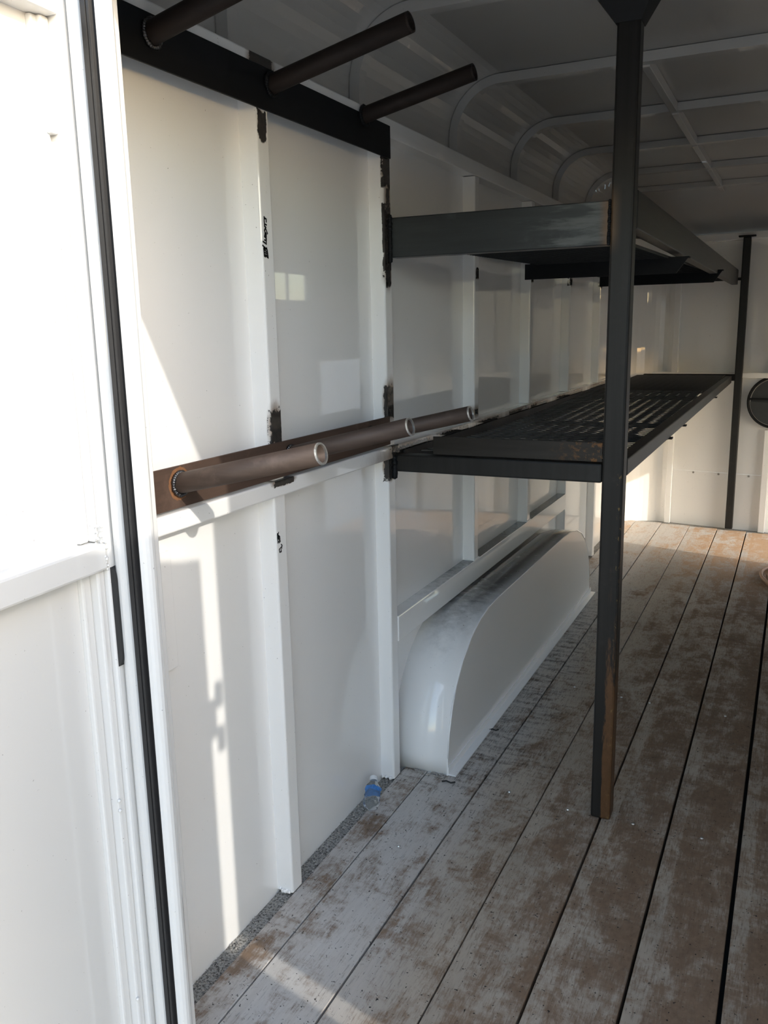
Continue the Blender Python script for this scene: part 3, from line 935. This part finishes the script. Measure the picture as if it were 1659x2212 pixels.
# a skewed bar between two heights
def bar(name, x0, x1, y0, y1, zb0, zt0, zb1, zt1, mat, bev=0.004):
    bm = bmesh.new()
    v = add_box(bm, (x0, y0, 0), (x1, y1, 1))
    for q in v:
        near = q.co.y == y0
        q.co.z = (zt0 if near else zt1) if q.co.z > 0.5 else (zb0 if near else zb1)
        q.co -= SO
    if bev:
        bmesh.ops.bevel(bm, geom=bm.edges[:], offset=bev, segments=2, affect='EDGES', profile=0.5)
    return link(name, tomesh(name, bm), mat, sh)
UZ = lambda y: 0.0165 * (y - 2.45)          # the upper shelf climbs a little to the front
bar('side_beam', 0.722, 0.764, PY1, 6.66, 1.702, 1.824, 1.752, 1.854, M_BEAMLY)
bar('side_beam', 0.722, 0.764, PY1, 6.66, 1.070, 1.130, 1.070, 1.120, M_BEAMLY)
bar('wall_angle', 0.0497, 0.056, 2.49, 6.62, 1.712, 1.762, 1.712 + UZ(6.6), 1.762 + UZ(6.6), M_BLACKBAR, 0.001)
bar('wall_angle', 0.056, 0.10, 2.49, 6.62, 1.712, 1.718, 1.712 + UZ(6.6), 1.718 + UZ(6.6), M_BLACKBAR, 0.001)
bar('wall_angle', 0.0585, 0.064, 2.49, 6.62, 1.055, 1.112, 1.055, 1.118, M_BLACKBAR, 0.001)
bar('wall_angle', 0.064, 0.10, 2.49, 6.62, 1.055, 1.061, 1.055, 1.061, M_BLACKBAR, 0.001)
sbx('rear_beam', (0.15, 6.655, 1.085), (0.79, 6.70, 1.132), M_BLACKBAR)
sbx('rear_beam', (0.15, 6.655, 1.782), (0.79, 6.70, 1.80), M_BLACKBAR)
# rusty tray angle resting on the lower front beam
sbx('tray_angle', (0.183, 2.446, 1.1155), (0.702, 2.451, 1.171), M_ANGLE, 0.001)
sbx('tray_angle', (0.183, 2.451, 1.1155), (0.720, 2.488, 1.120), M_ANGLE, 0.001)
# cross angles under the trays, ends cut on the slant
def cross(y, x0, x1, zt, mat=M_BLACKBAR, h=0.055):
    bm = bmesh.new()
    add_prism(bm, [(x0, zt - h), (x1 - 0.045, zt - h), (x1, zt), (x0, zt)], y, y + 0.006, 1)
    add_prism(bm, [(x0, zt - 0.006), (x1, zt - 0.006), (x1, zt), (x0, zt)], y + 0.006, y + 0.045, 1)
    for v in bm.verts:
        v.co -= SO
    link('cross_angle', tomesh('cross_angle', bm), mat, sh)
cross(3.46, 0.170, 0.795, 1.7405, h=0.060)
cross(5.03, 0.143, 0.792, 1.772, h=0.065)
cross(3.40, 0.10, 0.772, 1.0705, h=0.02)
cross(3.85, 0.10, 0.772, 1.0705, h=0.014)
cross(5.37, 0.10, 0.772, 1.0705, h=0.02)

def expanded(x0, x1, y0, y1, zf, L=0.100, Sy=0.0225, wd=0.0105, th=0.0028, twist=0.0):
    """expanded metal sheet: bonds in staggered rows joined by slanting strands"""
    verts, faces = [], []
    nx, ny = int((x1 - x0) / L), int((y1 - y0) / Sy)
    for i in range(ny):
        ya, yb = y0 + i * Sy, y0 + (i + 1) * Sy
        off = (i % 2) * L / 2
        for j in range(nx + 1):
            for s in (-1, 1):
                xa = x0 + off + j * L
                xb_ = xa + s * L / 2
                if min(xa, xb_) >= x1 or max(xa, xb_) <= x0:
                    continue
                xa_, xb_ = min(max(xa, x0), x1), min(max(xb_, x0), x1)
                k = len(verts)
                for (X, Y) in ((xa_, ya), (xb_, yb)):
                    z = zf(X, Y)
                    for dy, dz in ((-wd / 2, -twist), (wd / 2, twist), (wd / 2, twist + th), (-wd / 2, -twist + th)):
                        verts.append((X - SO.x, Y + dy - SO.y, z + dz - SO.z))
                for q in range(4):
                    faces.append((k + q, k + (q + 1) % 4, k + 4 + (q + 1) % 4, k + 4 + q))
    me = bpy.data.meshes.new('mesh_panel')
    me.from_pydata(verts, [], faces)
    me.update()
    return link('mesh_panel', me, M_MESH, sh)
def zl(a, b, za, zb, sag):
    return lambda x, y: za + (zb - za) * (y - a) / (b - a) - sag * math.sin(math.pi * (y - a) / (b - a))
expanded(0.14, 0.722, 2.46, 3.50, zl(2.46, 3.50, 1.123, 1.112, 0.004))
expanded(0.12, 0.722, 3.49, 5.05, zl(3.49, 5.05, 1.104, 1.128, 0.002))
expanded(0.11, 0.722, 5.03, 6.64, zl(5.03, 6.64, 1.117, 1.124, 0.004), twist=0.0012)
for a, b in ((2.49, 3.52), (3.50, 5.08), (5.06, 6.64)):
    expanded(0.22, 0.722, a, b, zl(a, b, 1.722 + UZ(a), 1.722 + UZ(b), 0.0), twist=0.0035, th=0.0025, wd=0.0075, L=0.05, Sy=0.0118)

# ------------------------------------------------------------------ round vent on the front wall
vc = Vector((1.062, fy(1.062) - 0.004, 0.938))
rv = empty('round_vent', tuple(vc), 'round black vent with a crossbar on the white front wall beside the far post', 'vent')
rv.rotation_euler.z = -math.atan(0.150)
VR = 0.178
bm = bmesh.new()
bmesh.ops.create_cone(bm, cap_ends=True, segments=56, radius1=VR, radius2=VR, depth=0.03, matrix=Matrix.Translation((0, -0.015, 0)) @ Matrix.Rotation(math.pi / 2, 4, 'X'))
link('vent_disc', tomesh('vent_disc', bm), M_VENT, rv)
def torus(name, R, r, y, mat, a0=0, a1=2 * math.pi, n=56):
    bm = bmesh.new()
    full = a1 - a0 > 6.2
    m = n if full else n + 1
    pts = [(R * math.cos(a0 + (a1 - a0) * k / n), y, R * math.sin(a0 + (a1 - a0) * k / n)) for k in range(m)]
    rings = []
    for p in pts:
        c = Vector(p)
        u = Vector((c.x, 0, c.z)).normalized()
        rings.append(ring(bm, c, u, Vector((0, 1, 0)), r, 8))
    for i in range(len(rings) - 1):
        skin(bm, rings[i], rings[i + 1])
    if full:
        skin(bm, rings[-1], rings[0])
    return link(name, tomesh(name, bm, True), mat, rv)
torus('vent_rim', VR, 0.008, -0.03, M_BLACKBAR)
torus('vent_lip', VR - 0.014, 0.003, -0.033, M_VENTLIP)
box('vent_bar', (-VR + 0.012, -0.044, 0.012), (VR - 0.012, -0.028, 0.026), M_BLACKBAR, rv, 0.003)
prism('vent_flap', [(VR * .91 * math.cos(a), VR * .91 * math.sin(a)) for a in [math.pi + math.pi * k / 24 for k in range(25)]], -0.037, -0.031, 1, M_VENT, rv)

# ------------------------------------------------------------------ hose loop on the deck
hs = empty('air_hose', (1.30, 5.40, 0.0), 'tan air hose lying in a loose loop on the planks at the right', 'hose')
bm = bmesh.new()
pts = []
for k in range(150):
    a = math.pi + 2 * math.pi * k / 48
    t = k / 150
    rx, ry = 0.20 + 0.03 * math.sin(2.1 * t * 6), 0.30 + 0.03 * math.cos(3 * t * 6)
    pts.append((rx * math.cos(a) + 0.01 * t, ry * math.sin(a), 0.0115 + 0.018 * t + 0.004 * abs(math.sin(a * 2.3))))
tube_path(bm, pts, 0.0105, 10)
link('hose_coil', tomesh('hose_coil', bm, True), M_HOSE, hs)
e = Vector(pts[-1])
bm = bmesh.new()
bmesh.ops.create_cone(bm, cap_ends=True, segments=12, radius1=0.013, radius2=0.013, depth=0.05, matrix=Matrix.Translation(e) @ Matrix.Rotation(math.pi / 2, 4, 'X'))
link('hose_fitting', tomesh('hose_fitting', bm), M_BRIGHT, hs)

# ------------------------------------------------------------------ crushed water bottle
Bb, Bt = Vector((0.080, 2.165, 0.034)), Vector((0.046, 2.255, 0.083))
wb = empty('water_bottle', (Bb.x, Bb.y, 0.0), 'crushed clear plastic bottle with a blue label lying against the wall by a rib', 'bottle')
wo_ = Vector(wb.location)
ax = (Bt - Bb).normalized()
u, v = frame_of(ax)
Lb = (Bt - Bb).length
def lathe(profile, crush, seed, n=22):
    rnd = random.Random(seed)
    bm = bmesh.new()
    rings = []
    for t, r in profile:
        c = Bb + ax * (t * Lb) - wo_
        vs = []
        for i in range(n):
            a = 2 * math.pi * i / n
            k = 1 + crush * (0.5 * math.sin(3 * a + 9 * t) + 0.5 * math.sin(5 * a - 14 * t) + rnd.uniform(-.35, .35))
            vs.append(bm.verts.new(c + u * (r * k * math.cos(a)) + v * (r * k * math.sin(a))))
        rings.append(vs)
    for i in range(len(rings) - 1):
        skin(bm, rings[i], rings[i + 1])
    bm.faces.new(rings[0][::-1])
    bm.faces.new(rings[-1])
    return bm
body = [(0.0, .016), (0.03, .022), (0.12, .025), (0.2, .021), (0.28, .025), (0.36, .022), (0.42, .024), (0.50, .023), (0.60, .023), (0.68, .020), (0.74, .017), (0.80, .013), (0.86, .0105), (0.9, .0105)]
link('bottle_body', tomesh('bottle_body', lathe(body, 0.18, 3), True), M_BOTTLE, wb)
link('bottle_label', tomesh('bottle_label', lathe([(0.47, .0250), (0.52, .0235), (0.56, .0250), (0.62, .0240)], 0.16, 8), False), M_LABEL, wb)
link('bottle_cap', tomesh('bottle_cap', lathe([(0.88, .0120), (0.885, .0130), (1.0, .0130), (1.01, .012)], 0.0, 5), False), M_CAP, wb)

# ------------------------------------------------------------------ bits of debris on the deck
def twig(p, ang, ln, label):
    bm = bmesh.new()
    d = Vector((math.cos(ang), math.sin(ang), 0))
    s = Vector((-d.y, d.x, 0))
    tube_path(bm, [d * (-ln / 2), d * (-ln / 6) + s * .003 + Vector((0, 0, .002)), d * (ln / 5) - s * .003, d * (ln / 2) + s * .004], 0.0028, 6)
    o = link('twig', tomesh('twig', bm, True), M_HOLE, None, (p[0], p[1], 0.003))
    o['label'] = label
    o['category'] = 'twig'
twig((0.245, 2.88), 0.4, 0.035, 'dark twig on the deck beside the long side of the wheel box')
twig((0.225, 2.455), 0.2, 0.045, 'dark twig on the deck at the front foot of the wheel box')
